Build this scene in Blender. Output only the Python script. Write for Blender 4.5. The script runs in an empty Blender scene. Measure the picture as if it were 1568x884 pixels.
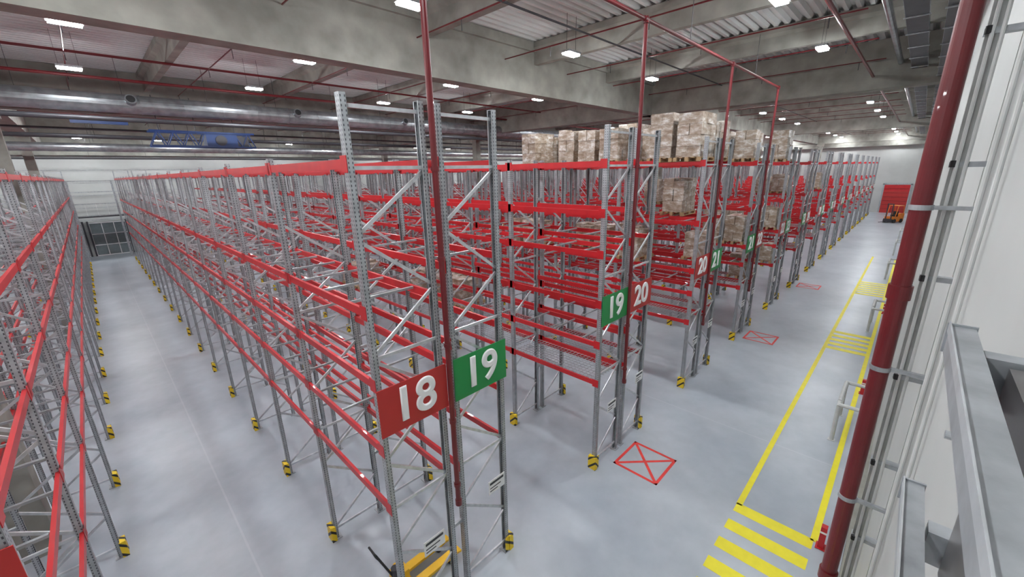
import bpy, math, random
from mathutils import Vector, Matrix
random.seed(7)
D=bpy.data; COL=bpy.context.scene.collection
bpy.context.scene.view_settings.view_transform='Standard'
# ---------------------------------------------------------------- materials
def newmat(name):
    m=D.materials.new(name); m.use_nodes=True
    nt=m.node_tree; b=nt.nodes["Principled BSDF"]; return m,nt,b
def N(nt,t,**k):
    n=nt.nodes.new(t)
    for a,v in k.items(): setattr(n,a,v)
    return n
def plain(name,col,rough=.5,metal=0.,var=.12,scale=3.,bump=0.,coat=0.):
    m,nt,b=newmat(name)
    tc=N(nt,"ShaderNodeTexCoord"); no=N(nt,"ShaderNodeTexNoise"); no.inputs["Scale"].default_value=scale; no.inputs["Detail"].default_value=6
    nt.links.new(tc.outputs["Object"],no.inputs["Vector"])
    cr=N(nt,"ShaderNodeValToRGB"); e=cr.color_ramp.elements
    e[0].position=.3; e[1].position=.7
    e[0].color=[c*(1-var) for c in col]+[1]; e[1].color=[min(1,c*(1+var)) for c in col]+[1]
    nt.links.new(no.outputs["Fac"],cr.inputs["Fac"]); nt.links.new(cr.outputs["Color"],b.inputs["Base Color"])
    b.inputs["Roughness"].default_value=rough; b.inputs["Metallic"].default_value=metal
    if coat: b.inputs["Coat Weight"].default_value=coat
    if bump:
        bp=N(nt,"ShaderNodeBump"); bp.inputs["Strength"].default_value=bump; bp.inputs["Distance"].default_value=.02
        nt.links.new(no.outputs["Fac"],bp.inputs["Height"]); nt.links.new(bp.outputs["Normal"],b.inputs["Normal"])
    return m
def mth(nt,op,a,b=None,c=None):
    n=N(nt,"ShaderNodeMath",operation=op)
    for i,v in enumerate((a,b,c)):
        if v is None: continue
        if isinstance(v,(int,float)): n.inputs[i].default_value=v
        else: nt.links.new(v,n.inputs[i])
    return n.outputs[0]
GALV=plain("galvanised_steel",(.40,.42,.44),.38,.5,.22,9)
GALVB=plain("galvanised_bracing",(.58,.60,.62),.33,.5,.15,9)
RED=plain("red_beam_paint",(.52,.014,.020),.38,0,.1,4,coat=.12)
DRED=plain("dark_red_pipe_paint",(.14,.009,.013),.35,0,.1,4,coat=.2)
CONC=plain("precast_concrete",(.29,.285,.255),.85,0,.25,1.3,.15)
BLACK=plain("black_rubber",(.02,.02,.022),.6)
YEL=plain("yellow_floor_paint",(.86,.76,.02),.5,0,.05,5)
YELJ=plain("yellow_machine_paint",(.85,.50,.02),.35,0,.06,5)
RLINE=plain("red_floor_paint",(.78,.05,.04),.5,0,.1,5)
SRED=plain("sign_red",(.46,.026,.024),.45,0,.03)
SGRN=plain("sign_green",(.010,.25,.06),.45,0,.03)
SWHT=plain("sign_white",(.85,.85,.85),.45,0,.02)
WALLM=plain("wall_panel_paint",(.47,.48,.47),.6,0,.04,1)
WOOD=plain("pallet_wood",(.42,.28,.15),.8,0,.2,6)
DUCT=plain("spiral_duct_steel",(.36,.38,.40),.32,.75,.25,3)
DARK=plain("dark_steel",(.07,.07,.08),.5,.4)
BLUE=plain("blue_machine_paint",(.015,.05,.19),.4)
ORNG=plain("orange_truck_paint",(.75,.22,.03),.4)
WRAIL=plain("guard_rail_grey",(.56,.57,.56),.45)
GLASS=plain("door_glass",(.16,.19,.20),.15)
def perforated(name,col,pitch=.05,off=.024,hw=.006,hh=.24,metal=.4,hc=(.08,.08,.09)):
    m,nt,b=newmat(name)
    uv=N(nt,"ShaderNodeUVMap"); s=N(nt,"ShaderNodeSeparateXYZ"); nt.links.new(uv.outputs[0],s.inputs[0])
    au=mth(nt,"ABSOLUTE",s.outputs[0]); du=mth(nt,"ABSOLUTE",mth(nt,"SUBTRACT",au,off)); mu=mth(nt,"LESS_THAN",du,hw)
    fz=mth(nt,"ABSOLUTE",mth(nt,"SUBTRACT",mth(nt,"FRACT",mth(nt,"DIVIDE",s.outputs[1],pitch)),.5)); mz=mth(nt,"LESS_THAN",fz,hh)
    mk=mth(nt,"MULTIPLY",mu,mz)
    tc=N(nt,"ShaderNodeTexCoord"); no=N(nt,"ShaderNodeTexNoise"); no.inputs["Scale"].default_value=7
    nt.links.new(tc.outputs["Object"],no.inputs["Vector"])
    cr=N(nt,"ShaderNodeValToRGB"); e=cr.color_ramp.elements; e[0].position=.3;e[1].position=.7
    e[0].color=[c*.82 for c in col]+[1]; e[1].color=[c*1.12 for c in col]+[1]
    nt.links.new(no.outputs["Fac"],cr.inputs["Fac"])
    mx=N(nt,"ShaderNodeMix",data_type="RGBA"); nt.links.new(mk,mx.inputs["Factor"])
    nt.links.new(cr.outputs["Color"],mx.inputs["A"]); mx.inputs["B"].default_value=(*hc,1)
    nt.links.new(mx.outputs["Result"],b.inputs["Base Color"])
    b.inputs["Roughness"].default_value=.4; b.inputs["Metallic"].default_value=metal
    return m
UPR=perforated("perforated_galvanised_upright",(.41,.43,.45))
STRUT=perforated("perforated_strut",(.40,.41,.40),.07,0.0,.008,.3,.3,(.03,.03,.03))
def floor_mat():
    m,nt,b=newmat("polished_concrete_floor")
    tc=N(nt,"ShaderNodeTexCoord")
    n1=N(nt,"ShaderNodeTexNoise"); n1.inputs["Scale"].default_value=.35; n1.inputs["Detail"].default_value=5; n1.inputs["Roughness"].default_value=.6
    n2=N(nt,"ShaderNodeTexNoise"); n2.inputs["Scale"].default_value=2.5; n2.inputs["Detail"].default_value=6
    for n in (n1,n2): nt.links.new(tc.outputs["Object"],n.inputs["Vector"])
    cr=N(nt,"ShaderNodeValToRGB"); e=cr.color_ramp.elements; e[0].position=.32;e[1].position=.68
    e[0].color=(.35,.395,.45,1); e[1].color=(.50,.54,.59,1)
    nt.links.new(n1.outputs["Fac"],cr.inputs["Fac"])
    mx=N(nt,"ShaderNodeMix",data_type="RGBA",blend_type="MULTIPLY"); mx.inputs["Factor"].default_value=.15
    nt.links.new(cr.outputs["Color"],mx.inputs["A"]); nt.links.new(n2.outputs["Fac"],mx.inputs["B"])
    br=N(nt,"ShaderNodeTexBrick",offset=0.); br.inputs["Scale"].default_value=1; br.inputs["Brick Width"].default_value=10.94; br.inputs["Row Height"].default_value=200.
    br.inputs["Mortar Size"].default_value=.02; br.inputs["Color1"].default_value=(0,0,0,1);br.inputs["Color2"].default_value=(0,0,0,1);br.inputs["Mortar"].default_value=(1,1,1,1)
    mp=N(nt,"ShaderNodeMapping"); mp.inputs["Location"].default_value=(-.8,60.,0); nt.links.new(tc.outputs["Object"],mp.inputs["Vector"]); nt.links.new(mp.outputs[0],br.inputs["Vector"])
    m2=N(nt,"ShaderNodeMix",data_type="RGBA"); nt.links.new(mth(nt,"MULTIPLY",br.outputs["Color"],.18),m2.inputs["Factor"])
    nt.links.new(mx.outputs["Result"],m2.inputs["A"]); m2.inputs["B"].default_value=(.7,.71,.73,1)
    nt.links.new(m2.outputs["Result"],b.inputs["Base Color"])
    b.inputs["Roughness"].default_value=.33
    return m
FLOOR=floor_mat()
def stripe_mat():
    m,nt,b=newmat("yellow_black_hazard")
    tc=N(nt,"ShaderNodeTexCoord"); s=N(nt,"ShaderNodeSeparateXYZ"); nt.links.new(tc.outputs["Object"],s.inputs[0])
    v=mth(nt,"ADD",mth(nt,"ADD",s.outputs[0],s.outputs[1]),s.outputs[2])
    f=mth(nt,"LESS_THAN",mth(nt,"FRACT",mth(nt,"MULTIPLY",v,4.2)),.30)
    mx=N(nt,"ShaderNodeMix",data_type="RGBA"); nt.links.new(f,mx.inputs["Factor"])
    mx.inputs["A"].default_value=(.85,.60,.02,1); mx.inputs["B"].default_value=(.02,.02,.02,1)
    nt.links.new(mx.outputs["Result"],b.inputs["Base Color"]); b.inputs["Roughness"].default_value=.45
    return m
HAZ=stripe_mat()
def carton_mat():
    m,nt,b=newmat("shrink_wrapped_cardboard")
    tc=N(nt,"ShaderNodeTexCoord"); no=N(nt,"ShaderNodeTexNoise"); no.inputs["Scale"].default_value=3.; no.inputs["Detail"].default_value=7; no.inputs["Roughness"].default_value=.7
    oi=N(nt,"ShaderNodeObjectInfo")
    ad=N(nt,"ShaderNodeVectorMath",operation="ADD"); nt.links.new(tc.outputs["Object"],ad.inputs[0]); nt.links.new(oi.outputs["Location"],ad.inputs[1])
    mp=N(nt,"ShaderNodeMapping"); mp.inputs["Scale"].default_value=(1.,1.,2.2); mp.inputs["Rotation"].default_value=(.35,.3,0)
    nt.links.new(ad.outputs[0],mp.inputs["Vector"]); nt.links.new(mp.outputs[0],no.inputs["Vector"])
    cr=N(nt,"ShaderNodeValToRGB"); e=cr.color_ramp.elements
    e[0].position=.38;e[0].color=(.26,.185,.125,1); e[1].position=.66;e[1].color=(.74,.73,.71,1)
    x=cr.color_ramp.elements.new(.52); x.color=(.42,.34,.27,1)
    nt.links.new(no.outputs["Fac"],cr.inputs["Fac"]); nt.links.new(cr.outputs["Color"],b.inputs["Base Color"])
    b.inputs["Roughness"].default_value=.45; b.inputs["Coat Weight"].default_value=.6; b.inputs["Coat Roughness"].default_value=.2
    bp=N(nt,"ShaderNodeBump"); bp.inputs["Strength"].default_value=.6; bp.inputs["Distance"].default_value=.03
    nt.links.new(no.outputs["Fac"],bp.inputs["Height"]); nt.links.new(bp.outputs["Normal"],b.inputs["Normal"]); nt.links.new(bp.outputs["Normal"],b.inputs["Coat Normal"])
    return m
CART=carton_mat()
def emis(name,col,s):
    m,nt,b=newmat(name); b.inputs["Base Color"].default_value=(1,1,1,1)
    b.inputs["Emission Color"].default_value=(*col,1); b.inputs["Emission Strength"].default_value=s; return m
LAMP=emis("led_lamp_glow",(.94,.975,1.0),325)
ROOFM=plain("roof_deck_steel",(.66,.67,.66),.55,.0,.05,1)
# ---------------------------------------------------------------- mesh builder
class MB:
    def __init__(s): s.v=[];s.f=[];s.uv=[];s.mi=[];s.mats=[]
    def m(s,mat):
        if mat not in s.mats: s.mats.append(mat)
        return s.mats.index(mat)
    def quad(s,pts,mat,uvs=None):
        i=len(s.v); s.v+= [tuple(p) for p in pts]; s.f.append(tuple(range(i,i+len(pts)))); s.mi.append(s.m(mat)); s.uv.append(uvs or [(0,0)]*len(pts))
    def obox(s,c,ax,mat):
        c=Vector(c);a,b,d=[Vector(q) for q in ax]
        i=len(s.v)
        for sx in (-1,1):
            for sy in (-1,1):
                for sz in (-1,1): s.v.append(tuple(c+a*sx+b*sy+d*sz))
        la,lb,ld=a.length,b.length,d.length; z0=c.z
        F=[((0,1,3,2),'b'),((4,6,7,5),'b'),((0,4,5,1),'a'),((2,3,7,6),'a'),((0,2,6,4),'z'),((1,5,7,3),'z')]
        mi=s.m(mat)
        for idx,k in F:
            s.f.append(tuple(i+j for j in idx)); s.mi.append(mi)
            u=[]
            for j in idx:
                sx=(j>>2&1)*2-1; sy=(j>>1&1)*2-1; sz=(j&1)*2-1
                if k=='b': u.append((sy*lb,z0+sz*ld))
                elif k=='a': u.append((sx*la,z0+sz*ld))
                else: u.append((1,1))
            s.uv.append(u)
    def box(s,x0,x1,y0,y1,z0,z1,mat):
        s.obox(((x0+x1)/2,(y0+y1)/2,(z0+z1)/2),((abs(x1-x0)/2,0,0),(0,abs(y1-y0)/2,0),(0,0,abs(z1-z0)/2)),mat)
    def bar(s,p,q,w,h,mat):
        p=Vector(p);q=Vector(q);d=(q-p)
        if d.length<1e-6:return
        dn=d.normalized(); up=Vector((0,0,1)) if abs(dn.z)<.95 else Vector((0,1,0))
        sx=dn.cross(up).normalized(); sy=sx.cross(dn).normalized()
        s.obox((p+q)/2,(d/2,sx*w/2,sy*h/2),mat)
    def tube(s,p,q,r,mat,n=12,cap=True):
        p=Vector(p);q=Vector(q);dn=(q-p).normalized(); up=Vector((0,0,1)) if abs(dn.z)<.95 else Vector((1,0,0))
        a=dn.cross(up).normalized(); b=a.cross(dn).normalized(); i=len(s.v); mi=s.m(mat)
        for k in range(n):
            t=2*math.pi*k/n; o=(a*math.cos(t)+b*math.sin(t))*r
            s.v.append(tuple(p+o)); s.v.append(tuple(q+o))
        for k in range(n):
            k2=(k+1)%n; s.f.append((i+2*k,i+2*k+1,i+2*k2+1,i+2*k2)); s.mi.append(mi); s.uv.append([(0,0)]*4)
        if cap:
            s.f.append(tuple(i+2*k for k in range(n)));s.mi.append(mi);s.uv.append([(0,0)]*n)
            s.f.append(tuple(i+2*k+1 for k in reversed(range(n))));s.mi.append(mi);s.uv.append([(0,0)]*n)
    def path(s,pts,r,mat,n=10):
        for a,b in zip(pts[:-1],pts[1:]): s.tube(a,b,r,mat,n)
    def mesh(s,name):
        me=D.meshes.new(name); me.from_pydata(s.v,[],s.f)
        for m in s.mats: me.materials.append(m)
        me.polygons.foreach_set("material_index",s.mi)
        ul=me.uv_layers.new(name="UVMap"); flat=[c for f in s.uv for p in f for c in p]; ul.data.foreach_set("uv",flat)
        me.update(); return me
def obj(name,me,parent=None,loc=(0,0,0),rot=(0,0,0)):
    o=D.objects.new(name,me); COL.objects.link(o); o.location=loc; o.rotation_euler=rot
    if parent: o.parent=parent
    return o
def empty(name,loc=(0,0,0),rot=(0,0,0)):
    o=D.objects.new(name,None); COL.objects.link(o); o.location=loc; o.rotation_euler=rot; o.empty_display_size=.3; return o
# ---------------------------------------------------------------- dimensions
W=2.33; P=5.47; XL0=4.46-W; B=2.8; NB=17; RD=1.07; ZT=8.21; ZI=7.62; ZB=7.52
WALLY=-5.05; FARY=54.; FARX=86.; LEFTX=-22.; ROOF=12.3
KMIN,KMAX=-4,14
LA=[2.68,3.68,4.70,5.72,ZB]; LB=[2.45,3.45,4.45,5.6,6.5,ZB]; LC=[2.45,3.45,4.2,5.72,ZB]; LI=[2.68,3.68,4.9,6.1,ZB]
# ---------------------------------------------------------------- room shell
m=MB(); m.box(LEFTX,FARX,WALLY,FARY,-.2,0,FLOOR); obj("floor",m.mesh("floor"))
m=MB(); m.box(LEFTX-.2,FARX+.2,WALLY-.2,WALLY,0,ROOF+.3,WALLM)
x=LEFTX
while x<FARX:
    m.box(x-.012,x+.012,WALLY,WALLY+.004,0,ROOF,WRAIL); x+=3.
obj("wall_right",m.mesh("wall_right"))
m=MB(); m.box(LEFTX-.2,FARX+.2,FARY,FARY+.2,0,ROOF+.3,WALLM)
for z in (1.2,2.4,3.6,4.8,6,7.2,8.4,9.6): m.box(LEFTX,FARX,FARY-.015,FARY,z-.025,z+.025,GALV)
obj("wall_back",m.mesh("wall_back"))
m=MB(); m.box(FARX,FARX+.2,WALLY,FARY,0,ROOF+.3,WALLM); obj("wall_far",m.mesh("wall_far"))
m=MB(); m.box(LEFTX-.2,LEFTX,WALLY,FARY,0,ROOF+.3,WALLM); obj("wall_left",m.mesh("wall_left"))
m=MB(); m.box(LEFTX,FARX,WALLY,WALLY+.12,0,.35,CONC); m.box(8.9,60,-4.78,-4.66,0,.16,SWHT); obj("baseboard_right",m.mesh("baseboard_right"))
m=MB(); y=WALLY; pr=[]
while y<FARY:
    pr+=[(y,0),(y+.12,0),(y+.17,.14),(y+.29,.14)]; y+=.34
pr=[(min(a,FARY),b) for a,b in pr]
for (ya,za),(yb,zb_) in zip(pr[:-1],pr[1:]):
    m.quad([(LEFTX,ya,ROOF+za),(FARX,ya,ROOF+za),(FARX,yb,ROOF+zb_),(LEFTX,yb,ROOF+zb_)],ROOFM)
m.box(LEFTX,FARX,WALLY,FARY,ROOF+.2,ROOF+.35,ROOFM)
obj("ceiling",m.mesh("ceiling"))
GZ=10.39; GX=(-2.17,24.8,52.2,79.5)
m=MB()
for yc in (7.7,23.7,39.7):
    m.box(LEFTX,FARX,yc-.3,yc+.3,GZ,ROOF-.02,CONC)
    m.box(LEFTX,FARX,yc-.42,yc+.42,ROOF-.35,ROOF-.02,CONC)
m.box(LEFTX,FARX,FARY-.7,FARY-.03,9.75,ROOF-.02,CONC)
obj("trim_1",m.mesh("concrete_girders"))
m=MB()
for xc in GX:
    m.box(xc-.4,xc+.4,WALLY,FARY,GZ,ROOF-.02,CONC)
m.box(FARX-.7,FARX-.03,WALLY,FARY-.8,9.9,ROOF-.02,CONC)
obj("trim_2",m.mesh("concrete_cross_girders"))
m=MB(); xc=24.8-5.4*8
while xc<FARX:
    if min(abs(xc-q) for q in GX)>1.2:
        pr=[(-.28,ROOF-.02),(-.28,ROOF-.22),(-.12,ROOF-.32),(-.12,ROOF-.8),(.12,ROOF-.8),(.12,ROOF-.32),(.28,ROOF-.22),(.28,ROOF-.02)]
        for (a,b_),(c,d_) in zip(pr[:-1],pr[1:]):
            m.quad([(xc+a,WALLY,b_),(xc+c,WALLY,d_),(xc+c,FARY-.8,d_),(xc+a,FARY-.8,b_)],CONC)
    xc+=5.4
obj("trim_3",m.mesh("concrete_t_beams"))
m=MB()
for xc in GX:
    for yc in (7.0,23.7,39.7): 
        m.box(xc-.25,xc+.25,yc-.25,yc+.25,0,GZ,CONC); m.box(xc-.35,xc+.35,yc-.45,yc+.45,GZ-.4,GZ,CONC)
obj("concrete_columns",m.mesh("concrete_columns"))
# ---------------------------------------------------------------- pallet racks
def upright(mb,x,y,h,flip):
    t=.004; w=.055; d=.075; s=flip
    mb.box(x,x+s*t,y-w,y+w,0,h,UPR)
    mb.box(x,x+s*d,y-w,y-w+t,0,h,UPR); mb.box(x,x+s*d,y+w-t,y+w,0,h,UPR)
    mb.box(x+s*d,x+s*(d-t),y-w,y-w+.02,0,h,UPR); mb.box(x+s*d,x+s*(d-t),y+w-.02,y+w,0,h,UPR)
def rack_meshes(tag,levL,levR,deck):
    up=MB();br=MB();be=MB();ft=MB();dk=MB()
    for row,(x0,lev) in enumerate(((0,levL),(W-RD,levR))):
        x1=x0+RD
        for k in range(NB+1):
            y=k*B; h=ZT if k in (0,NB) else ZI
            upright(up,x0,y,h,1); upright(up,x1,y,h,-1)
            if k in (0,NB): up.box(x0,x0+.075,y-.055,y+.055,h,h+.006,GALV); up.box(x1-.075,x1,y-.055,y+.055,h,h+.006,GALV)
            z=.22; br.bar((x0+.05,y,z),(x1-.05,y,z),.03,.045,GALVB); a=0
            while z+1.15<h:
                p,q=((x0+.05,x1-.05) if a%2==0 else (x1-.05,x0+.05))
                br.bar((p,y+.012,z+.03),(q,y+.012,z+.75),.028,.045,GALVB)
                z+=.80; a+=1
                if a%3==0: br.bar((x0+.05,y-.012,z),(x1-.05,y-.012,z),.028,.045,GALVB)
            br.bar((x0+.05,y,h-.12),(x1-.05,y,h-.12),.03,.045,GALVB)
            for xx in (x0+.04,x1-.04): ft.box(xx-.09,xx+.09,y-.09,y+.09,0,.012,GALV)
            xo,s=((x0,-1) if row==0 else (x1,1))
            gx=xo+s*.07
            ft.box(gx,gx+s*.012,y-.10,y+.10,0.0,.36,HAZ)
            ft.obox(((xo+gx)/2,y-.10,.18),((.05,0,0),(0,.006,0),(0,0,.18)),HAZ)
            ft.obox(((xo+gx)/2,y+.10,.18),((.05,0,0),(0,.006,0),(0,0,.18)),HAZ)
            ft.box(min(gx,xo),max(gx,xo),y-.10,y+.10,.352,.36,HAZ)
        xx=x0+.04 if row==0 else x1-.04
        ft.box(xx-.07,xx+.07,-.085,-.075,0,.36,HAZ)
        for k in range(NB):
            ya=k*B+.055; yb=(k+1)*B-.055
            for li,z in enumerate(lev):
                for xx in (x0+.02,x1-.02):
                    be.box(xx-.022,xx+.022,ya,yb,z-.11,z,RED)
                    sx=-1 if xx<x0+.5 else 1
                    for yy in (ya,yb):
                        be.box(xx+sx*.022,xx+sx*.028,yy-.06 if yy==yb else yy-.10,yy+.10 if yy==yb else yy+.06,z-.15,z+.04,RED)
                if li in (1,3) :
                    for j in range(3):
                        yy=ya+(j+.5)*(yb-ya)/3; dk.box(x0+.05,x1-.05,yy-.02,yy+.02,z-.04,z-.005,GALV)
                if deck and li==0 and k<8:
                    n=24
                    for j in range(n): 
                        yy=ya+(j+.5)*(yb-ya)/n; dk.box(x0+.02,x1-.02,yy-.006,yy+.006,z+.004,z+.012,GALV)
                    for j in range(9):
                        xx=x0+.06+j*(RD-.12)/8; dk.box(xx-.006,xx+.006,ya,yb,z,z+.008,GALV)
    for k in range(NB+1):
        for z in (1.5,4.0,6.6): br.bar((RD-.02,k*B,z),(W-RD+.02,k*B,z),.05,.06,GALV)
    return [("uprights",up.mesh("uprights"+tag)),("bracing",br.mesh("bracing"+tag)),("beams",be.mesh("beams"+tag)),("foot_guards",ft.mesh("guards"+tag)),("decking",dk.mesh("decks"+tag))]
RA=rack_meshes("_a",LA,LI,False); RB=rack_meshes("_b",LB,LC,True); RC=rack_meshes("_c",LC,LC,True)
sgn={}
def board(mat):
    if mat.name not in sgn:
        b=MB(); b.box(-.56,.56,-.006,.006,-.36,.36,mat); sgn[mat.name]=b.mesh("sign_board")
    return sgn[mat.name]
lb=MB(); lb.box(-.2,.2,-.004,.004,-.14,.14,SWHT); lb.box(-.17,.17,-.006,-.004,.05,.10,DARK); lb.box(-.17,.02,-.006,-.004,-.09,-.07,DARK); lb.box(-.17,.1,-.006,-.004,-.03,-.01,DARK)
LBL=lb.mesh("load_plate")
for k in range(KMIN,KMAX+1):
    xl=XL0+k*P; root=empty("pallet_rack",(xl,0,0))
    for nm,me in (RA if k<=0 else RB if k==1 else RC): obj(nm,me,root)
    for side,(num,cx) in enumerate(((18+k,RD/2),(19+k,W-RD/2))):
        mat=SRED if num%2==0 or num<18 else SGRN
        obj("sign_board",board(mat),root,(cx,-.09,4.24))
        cu=D.curves.new("sign_number","FONT"); cu.body=str(num); cu.size=.72; cu.align_x="CENTER"; cu.align_y="CENTER"; cu.extrude=.001; cu.bevel_depth=.019; cu.bevel_resolution=1
        cu.materials.append(SWHT)
        obj("sign_number",cu,root,(cx,-.10,4.24),(math.pi/2,0,0))
    obj("load_plate",LBL,root,(RD/2+.1,-.08,1.55)); obj("load_plate",LBL,root,(W-RD/2+.25,-.08,1.8))
# ---------------------------------------------------------------- sprinkler pipes
PY=-.12; PZ=10.27
m=MB()
m.tube((LEFTX+4,PY,PZ),(XL0+3*P+W/2-.03,PY,PZ),.04,DRED)
for k in range(KMIN,4):
    x=XL0+k*P+W/2-.03; m.tube((x,PY,PZ-.07),(x,PY,PZ+.05),.055,DRED); m.tube((x-.09,PY,PZ),(x+.05,PY,PZ),.055,DRED)
for x in (-6,-1,5.9,11,16.5): m.bar((x,PY,PZ),(x,PY,ROOF-.82),.012,.012,DARK)
obj("sprinkler_main_pipe",m.mesh("sprinkler_main_pipe"))
m=MB()
m.tube((0,PY,2.1),(0,PY,PZ-.08),.042,DRED)
for z in (2.4,3.6,4.9,6.2,7.4): m.tube((0,PY,z-.03),(0,PY,z+.03),.055,DRED); m.box(-.01,.09,PY-.005,PY+.1,z-.012,z+.012,GALV)
m.tube((0,PY,2.1),(0,PY,2.0),.055,DRED)
RIS=m.mesh("sprinkler_riser")
for k in range(KMIN,4): obj("sprinkler_riser_pipe",RIS,None,(XL0+k*P+W/2-.03,0,0))
m=MB()
for yy,zz,r in ((-2.5,10.9,.05),(3.6,11.45,.03),(12.2,11.45,.03),(16.0,11.45,.045),(29,11.45,.03),(34.5,11.45,.045),(45.5,11.45,.04)):
    m.tube((LEFTX+1,yy,zz),(FARX-1,yy,zz),r,DRED if r>.035 else DARK,8)
x=LEFTX+3
while x<FARX:
    m.tube((x,WALLY+2.2,11.45),(x,FARY-1,11.45),.022,DRED,6)
    y=-2
    while y<50: m.tube((x,y,11.45),(x,y,11.15),.012,DARK,5); y+=3.6
    x+=3.9
obj("sprinkler_branch_pipes",m.mesh("sprinkler_branch_pipes"))
m=MB()
for yc,zc,w in ((-3.9,11.0,.45),(-4.6,10.6,.26)):
    m.box(LEFTX+1,FARX-1,yc-w/2,yc+w/2,zc,zc+.01,DARK)
    for s in (-1,1): m.box(LEFTX+1,FARX-1,yc+s*w/2-.004,yc+s*w/2+.004,zc,zc+.09,GALV)
    x=LEFTX+2
    while x<FARX-1: m.bar((x,yc,zc),(x,yc,ROOF-.02),.012,.012,GALV); m.box(x-.02,x+.02,yc-w/2-.04,yc+w/2+.04,zc-.03,zc,GALV); x+=2.
for i in range(5): m.tube((LEFTX+1,-4.0+.08*i,11.03),(FARX-1,-4.0+.08*i,11.03),.02,BLACK,6)
m.tube((LEFTX+1,-3.3,11.3),(FARX-1,-3.3,11.3),.09,DUCT)
obj("cable_trays",m.mesh("cable_trays"))
m=MB(); x=-20.
m.tube((-20,20.4,10.5),(50,20.4,10.5),.38,DUCT,24)
while x<50: m.tube((x,20.4,10.5),(x+.05,20.4,10.5),.40,DUCT,24); x+=1.5
m.tube((-20,19.2,9.75),(50,19.2,9.75),.10,DARK,12); m.tube((-20,19.5,11.3),(50,19.5,11.3),.06,DRED,12)
for x in (2.2,8.9,15.5): m.tube((x,20.4,10.5),(x,19.85,10.65),.2,DUCT,16); m.tube((x,19.9,10.64),(x,19.84,10.66),.15,BLACK,16)
x=-19.
while x<50: m.bar((x,20.4,10.85),(x,20.4,ROOF-.02),.015,.015,DARK); x+=3.
obj("ventilation_duct",m.mesh("ventilation_duct"))
m=MB()
m.tube((-20,37.0,9.6),(80,37.0,9.6),.28,DUCT,18); m.tube((-20,31.,9.9),(80,31.,9.9),.12,DARK,10)
m.box(-20,80,50.5,51.1,9.3,9.4,DARK); m.box(-20,80,26.4,26.9,9.9,9.98,DARK)
x=-19.
while x<80:
    for yy in (37.,31.,50.8,26.65): m.bar((x,yy,9.6),(x,yy,ROOF-.02),.02,.02,DARK)
    x+=4.
obj("ceiling_service_lines",m.mesh("services"))
m=MB(); 
m.box(-.5,.8,-.4,.4,-.3,.3,BLUE); m.tube((.1,-.41,0),(.1,-.46,0),.24,DARK,18); m.box(.8,1.3,-.3,.3,-.35,.2,DARK)
for yy in (-.35,.35):
    m.bar((-2.6,yy,-.3),(1.6,yy,-.3),.06,.08,BLUE); m.bar((-2.6,yy,.35),(1.6,yy,.35),.06,.08,BLUE)
    for i in range(7): m.bar((-2.6+i*.6,yy,-.3),(-2.3+i*.6,yy,.35),.04,.04,BLUE); m.bar((-2.3+i*.6,yy,.35),(-2.0+i*.6,yy,-.3),.04,.04,BLUE)
for x in (-2.2,-.8,.8): m.bar((x,0,.3),(x,0,1.9),.03,.03,DARK)
m.box(-5.0,-3.2,-.05,.05,.55,.68,BLUE)
obj("overhead_maintenance_crane",m.mesh("overhead_crane"),None,(5.2,21.0,9.15))
# ---------------------------------------------------------------- lamps
m=MB(); LZ=11.1
lx=[.55+5.95*i-(.3 if i==1 else 0) for i in range(-3,15)]; ly=[-1.55,4.5,11.1,17.1,28.0,33.2,44.5,50.5]
for a in lx:
    if min(abs(a-q) for q in GX)<.8: continue
    for b_ in ly:
        m.box(a-.33,a+.33,b_-.17,b_+.17,LZ+.03,LZ+.10,GALV)
        m.box(a-.30,a+.30,b_-.14,b_+.14,LZ-.02,LZ+.03,LAMP)
        for s in (-.25,.25): m.bar((a+s,b_,LZ+.08),(a+s,b_,ROOF-.02),.01,.01,DARK)
obj("high_bay_lights",m.mesh("high_bay_lights"))
# ---------------------------------------------------------------- palletised goods
def pallet_mesh(seed,h):
    random.seed(seed); b=MB()
    for yy in (-.36,0,.36): b.box(-.6,.6,yy-.05,yy+.05,0,.022,WOOD)
    for yy in (-.36,0,.36):
        for xx in (-.53,0,.53): b.box(xx-.07,xx+.07,yy-.05,yy+.05,.022,.1,WOOD)
    for j in range(5): b.box(-.6,.6,-.4+j*.175,-.4+j*.175+.1,.1,.122,WOOD)
    nz=max(2,round(h/.33)); hz=h/nz
    for iz in range(nz):
        for ix in range(3):
            for iy in range(2):
                jx=random.uniform(-.012,.012); jy=random.uniform(-.012,.012)
                z0=.125+iz*hz; tz=hz-.006
                if iz==nz-1 and random.random()<.25: tz*=.75
                b.box(-.57+ix*.38+jx+.004,-.57+(ix+1)*.38+jx-.004,-.36+iy*.36+jy+.004,-.36+(iy+1)*.36+jy-.004,z0,z0+tz,CART)
    return b.mesh("boxes_on_pallet")
PM=[pallet_mesh(i,h) for i,h in enumerate((1.27,1.15,1.33,1.05))]
PL=[pallet_mesh(11,.85),pallet_mesh(12,1.0)]
random.seed(3)
def goods(k,row,z,slots,low=False):
    cx=XL0+k*P+(RD/2 if row==0 else W-RD/2)
    for s in slots:
        b_,j=divmod(s,3)
        y=b_*B+.055+(j+.5)*(B-.11)/3
        obj("pallet_of_boxes",random.choice(PL if low else PM),None,(cx+random.uniform(-.03,.03),y,z+.013),(0,0,random.uniform(-.03,.03)))
goods(2,1,ZB,(0,2,3,4,5,6,7,8)); goods(2,0,ZB,(0,1,3,4,5,7)); goods(3,0,ZB,(0,1)); goods(4,0,ZB,(0,))
goods(2,1,5.72,(1,),False); goods(2,1,4.2,(0,4,5),True); goods(2,0,4.2,(2,7,8),True)
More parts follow.
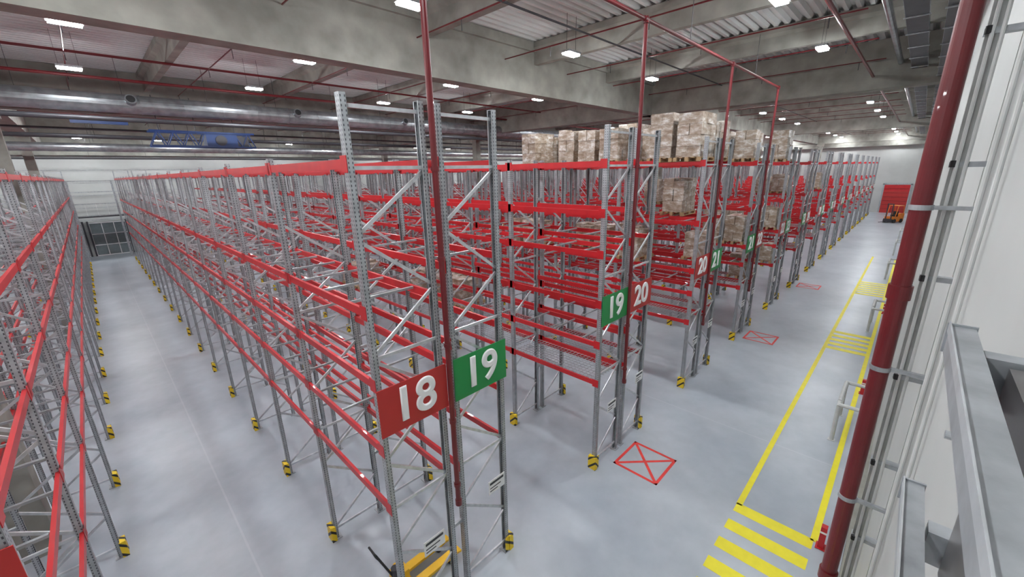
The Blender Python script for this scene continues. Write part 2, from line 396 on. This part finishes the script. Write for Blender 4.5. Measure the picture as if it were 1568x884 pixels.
goods(3,0,4.2,(0,1),False); goods(3,0,5.72,(4,),True); goods(4,0,4.2,(0,2),True); goods(4,0,2.46,(0,1,4),True); goods(3,1,2.46,(0,),True)
goods(1,1,2.46,(7,8,10),True); goods(1,0,2.46,(13,14),True); goods(5,0,5.72,(1,2),True); goods(6,0,5.72,(0,),True)
# ---------------------------------------------------------------- floor markings
m=MB(); e=.004
def strip(x0,x1,y0,y1,mat): m.box(x0,x1,y0,y1,0,e,mat)
strip(8.8,44,-3.14,-3.02,YEL); strip(8.8,44,-4.52,-4.40,YEL)
x=8.85
while x>-3: strip(x-.30,x,-4.46,-3.03,YEL); x-=.60
for xa,xb in ((20.2,22.9),(30.4,33.8)):
    x=xa
    while x<xb: strip(x,x+.3,-4.40,-3.14,YEL); x+=.55
obj("walkway_marking",m.mesh("walkway_marking"))
for xa in (8.10,8.10+2*P,8.10+4*P):
    m=MB(); s=1.18; w=.07; y0=-1.46
    m.box(0,s,y0,y0+w,0,e,RLINE);m.box(0,s,y0+s-w,y0+s,0,e,RLINE);m.box(0,w,y0,y0+s,0,e,RLINE);m.box(s-w,s,y0,y0+s,0,e,RLINE)
    m.bar((w*.7,y0+w*.7,e/2+.001),(s-w*.7,y0+s-w*.7,e/2+.001),w,e,RLINE); m.bar((w*.7,y0+s-w*.7,e/2+.002),(s-w*.7,y0+w*.7,e/2+.002),w,e,RLINE)
    obj("fire_extinguisher_floor_mark",m.mesh("floor_mark"),None,(xa,0,0))
# ---------------------------------------------------------------- wall fittings
m=MB(); px,py=4.6,-4.745
m.tube((px,py,0),(px,py,10.5),.066,DRED,24)
for z in (.5,2.2,4.2,5.6,7.0,8.6,10.2):
    m.tube((px,py,z-.02),(px,py,z+.02),.075,GALV,24); m.box(px-.02,px+.02,WALLY+.005,py,z-.015,z+.015,GALV)
for z in (3.2,6.3,9.4): m.tube((px,py,z-.06),(px,py,z+.06),.08,DRED,24)
obj("sprinkler_standpipe",m.mesh("sprinkler_standpipe"))
m=MB(); m.box(4.70,4.74,-4.92,-4.85,1,10.4,STRUT)
for z in [1+.9*i for i in range(10)]: m.box(4.68,4.76,WALLY+.01,-4.84,z,z+.04,GALV); m.tube((4.66,-4.86,z),(4.66,-4.86,z+.05),.018,BLACK,8)
m.tube((4.66,-4.88,1),(4.66,-4.88,10.4),.012,WRAIL,8); m.tube((4.66,-4.93,1),(4.66,-4.93,10.4),.012,WRAIL,8); m.tube((4.3,-5.02,1),(4.3,-5.02,10.4),.015,WRAIL,8); m.tube((3.7,-5.02,5),(3.7,-5.02,10.4),.012,WRAIL,8)
obj("cable_strut_channel",m.mesh("cable_strut_channel"))
m=MB()
def hchan(y0,y1,x0,x1,z,h=.09):
    m.box(x0,x1,y0,y1,z-.005,z,GALV); m.box(x0,x1,y1-.005,y1,z-h,z-.005,GALV); m.box(x0,x1,y0,y0+.005,z-h,z-.005,GALV)
    m.box(x0,x1,y1,y1+.004,z-.02,z+.012,GALVB)
    m.box(x1-.004,x1+.004,y0-.004,y1+.006,z-h,z+.006,GALV)
hchan(-4.905,-4.85,-2.5,1.80,6.85); hchan(-4.90,-4.85,-2.5,1.80,6.27,.08)
for x in (-1.8,-.4,.9,1.6):
    m.box(x-.03,x+.03,WALLY+.005,-4.91,6.70,6.84,GALV); m.box(x-.03,x+.03,WALLY+.005,-4.91,6.15,6.26,GALV)
DGAL=plain("weathered_galvanised_sheet",(.16,.15,.15),.3,.7,.35,2.5)
m.box(-2.5,1.55,WALLY+.01,-4.95,6.15,6.83,DGAL)
m.box(2.05,2.09,-5.04,-5.02,6.9,7.25,GALV); m.tube((2.07,-5.03,7.22),(2.07,-4.98,7.22),.02,GALV); m.tube((2.6,-5.045,6.1),(2.6,-5.0,6.1),.02,GALV)
obj("galvanised_guide_rail",m.mesh("guide_rail"))
def guard():
    b=MB()
    b.path([(0,0,0),(0,0,1.05),(.12,0,1.15),(1.5,0,1.15),(1.62,0,1.05),(1.62,0,0)],.05,WRAIL)
    b.path([(0,0,.6),(1.62,0,.6)],.035,WRAIL)
    b.path([(0,0,1.1),(0,-.55,1.1)],.05,WRAIL); b.path([(1.62,0,1.1),(1.62,-.55,1.1)],.05,WRAIL)
    b.box(-.08,.08,-.08,.08,.005,.015,WRAIL); b.box(1.54,1.70,-.08,.08,.005,.015,WRAIL)
    return b.mesh("guard_rail")
GR=guard()
for x in (13.0,23.5,35.5,45.5,54): obj("guard_rail",GR,None,(x,-4.22,0))
m=MB(); m.box(-.06,.06,-.05,.05,.015,.5,RED); m.box(-.1,.1,-.08,.08,0,.015,RED); m.box(-.065,.065,-.055,.055,.36,.40,SWHT); BP=m.mesh("bollard")
for x in (8.75,16.6,27.0): obj("wall_bumper_post",BP,None,(x,-4.58,.004))
m=MB(); m.box(FARX-.08,FARX-.02,-3.9,-1.0,0,3.3,SRED); m.box(FARX-.08,FARX-.02,-3.9,-1.0,3.3,4.2,RED)
for z in (.6,1.2,1.8,2.4,3.0,3.6): m.box(FARX-.10,FARX-.08,-3.85,-1.05,z-.02,z+.02,DRED)
m.box(FARX-.1,FARX-.02,-4.1,-3.9,0,4.35,GALV); m.box(FARX-.1,FARX-.02,-1.0,-.8,0,4.35,GALV); m.box(FARX-.1,FARX-.02,-4.1,-.8,4.2,4.45,GALV)
obj("door_1",m.mesh("door_1"))
for i,x0 in enumerate((-3.6,-.4)):
    m=MB(); Y=FARY-.03; m.box(x0,x0+2.7,Y-.05,Y,0,3.3,GLASS)
    for j in range(4): m.box(x0+j*.9-.03,x0+j*.9+.03,Y-.09,Y-.05,0,3.3,SWHT)
    for z in (0.05,1.1,2.2,3.3): m.box(x0,x0+2.7,Y-.09,Y-.05,z-.04,z+.04,SWHT)
    m.box(x0-.15,x0,Y-.12,Y,0,3.5,DARK); m.box(x0+2.7,x0+2.85,Y-.12,Y,0,3.5,DARK)
    obj("door_%d"%(i+2),m.mesh("dock_door"))
m=MB()
for x in (-7,-4,-1,2,5,8):
    m.box(x-.08,x+.08,51.2,51.36,0,7.4,GALV)
for z in (4.2,5.3,6.4,7.4): m.box(-7,8,51.2,51.3,z-.08,z,GALV)
m.box(-7,8,51.2,53.2,4.0,4.1,DARK)
for x in [-7+.75*i for i in range(21)]: m.box(x-.02,x+.02,51.22,51.26,4.2,5.3,WRAIL)
obj("steel_platform",m.mesh("steel_platform"))
# ---------------------------------------------------------------- pallet jack
m=MB()
for yy in (.58,.95):
    m.box(2.62,3.55,yy-.08,yy+.08,.14,.20,YELJ); m.obox((3.62,yy,.155),((.08,0,-.015),(0,.07,0),(.0,0,.022)),YELJ)
    m.tube((3.45,yy-.05,.045),(3.45,yy+.05,.045),.045,BLACK)
m.box(2.42,2.64,.50,1.03,.14,.34,YELJ); m.box(2.46,2.62,.62,.91,.34,.55,YELJ)
m.tube((2.42,.765,.2),(2.42,.765,.62),.07,DARK); 
for yy in (.70,.83): m.tube((2.34,yy-.03,.09),(2.34,yy+.03,.09),.09,BLACK,16)
m.tube((2.38,.765,.45),(2.12,.765,1.15),.02,BLACK); m.path([(2.12,.765,1.12),(2.11,.66,1.17),(2.07,.66,1.29),(2.07,.87,1.29),(2.11,.87,1.17),(2.12,.765,1.12)],.018,BLACK)
obj("pallet_jack",m.mesh("pallet_jack"))
m=MB()
m.box(-1.0,.7,-.55,.55,.15,.75,ORNG); m.box(-1.0,-.3,-.55,.55,.75,1.15,ORNG); m.box(-.3,.1,-.3,.3,.75,.95,BLACK); m.box(-.35,-.25,-.28,.28,.95,1.4,BLACK)
for a in (-.6,.55):
    for s in (-1,1): m.tube((a,s*.45,.25),(a,s*.6,.25),.25,BLACK,18)
for s in (-.5,.5):
    m.bar((-.9,s,1.15),(-.7,s,2.1),.06,.06,ORNG); m.bar((.45,s,.75),(.2,s,2.1),.06,.06,ORNG); m.bar((.85,s*.6,.1),(.85,s*.6,2.4),.1,.08,DARK); m.box(.9,2.0,s*.5-.06,s*.5+.06,.08,.13,DARK)
m.box(-.75,.25,-.55,.55,2.1,2.15,ORNG); m.box(.86,.92,-.5,.5,.1,.5,DARK); m.box(.8,.9,-.35,.35,2.3,2.4,DARK)
obj("forklift",m.mesh("forklift"),None,(72,-3.1,0),(0,0,2.6))
# ---------------------------------------------------------------- world / camera
w=D.worlds.new("world"); bpy.context.scene.world=w; w.use_nodes=True
w.node_tree.nodes["Background"].inputs[0].default_value=(.6,.65,.7,1); w.node_tree.nodes["Background"].inputs[1].default_value=.3
yaw,pit,rol=math.radians(44.54),math.radians(16.07),math.radians(-1.29)
F=Vector((math.cos(yaw)*math.cos(pit),math.sin(yaw)*math.cos(pit),-math.sin(pit)))
R=Vector((math.sin(yaw),-math.cos(yaw),0)); U=R.cross(F)
R2=R*math.cos(rol)+U*math.sin(rol); U2=-R*math.sin(rol)+U*math.cos(rol)
cd=D.cameras.new("camera"); cd.sensor_width=36; cd.lens=36*620.1/1568; cd.clip_start=.02; cd.clip_end=300
co=D.objects.new("camera",cd); COL.objects.link(co)
M=Matrix.Identity(4)
for i,c in enumerate((R2,U2,-F)):
    for j in range(3): M[j][i]=c[j]
M.translation=Vector((0,-4.70,7.34)); co.matrix_world=M
bpy.context.scene.camera=co
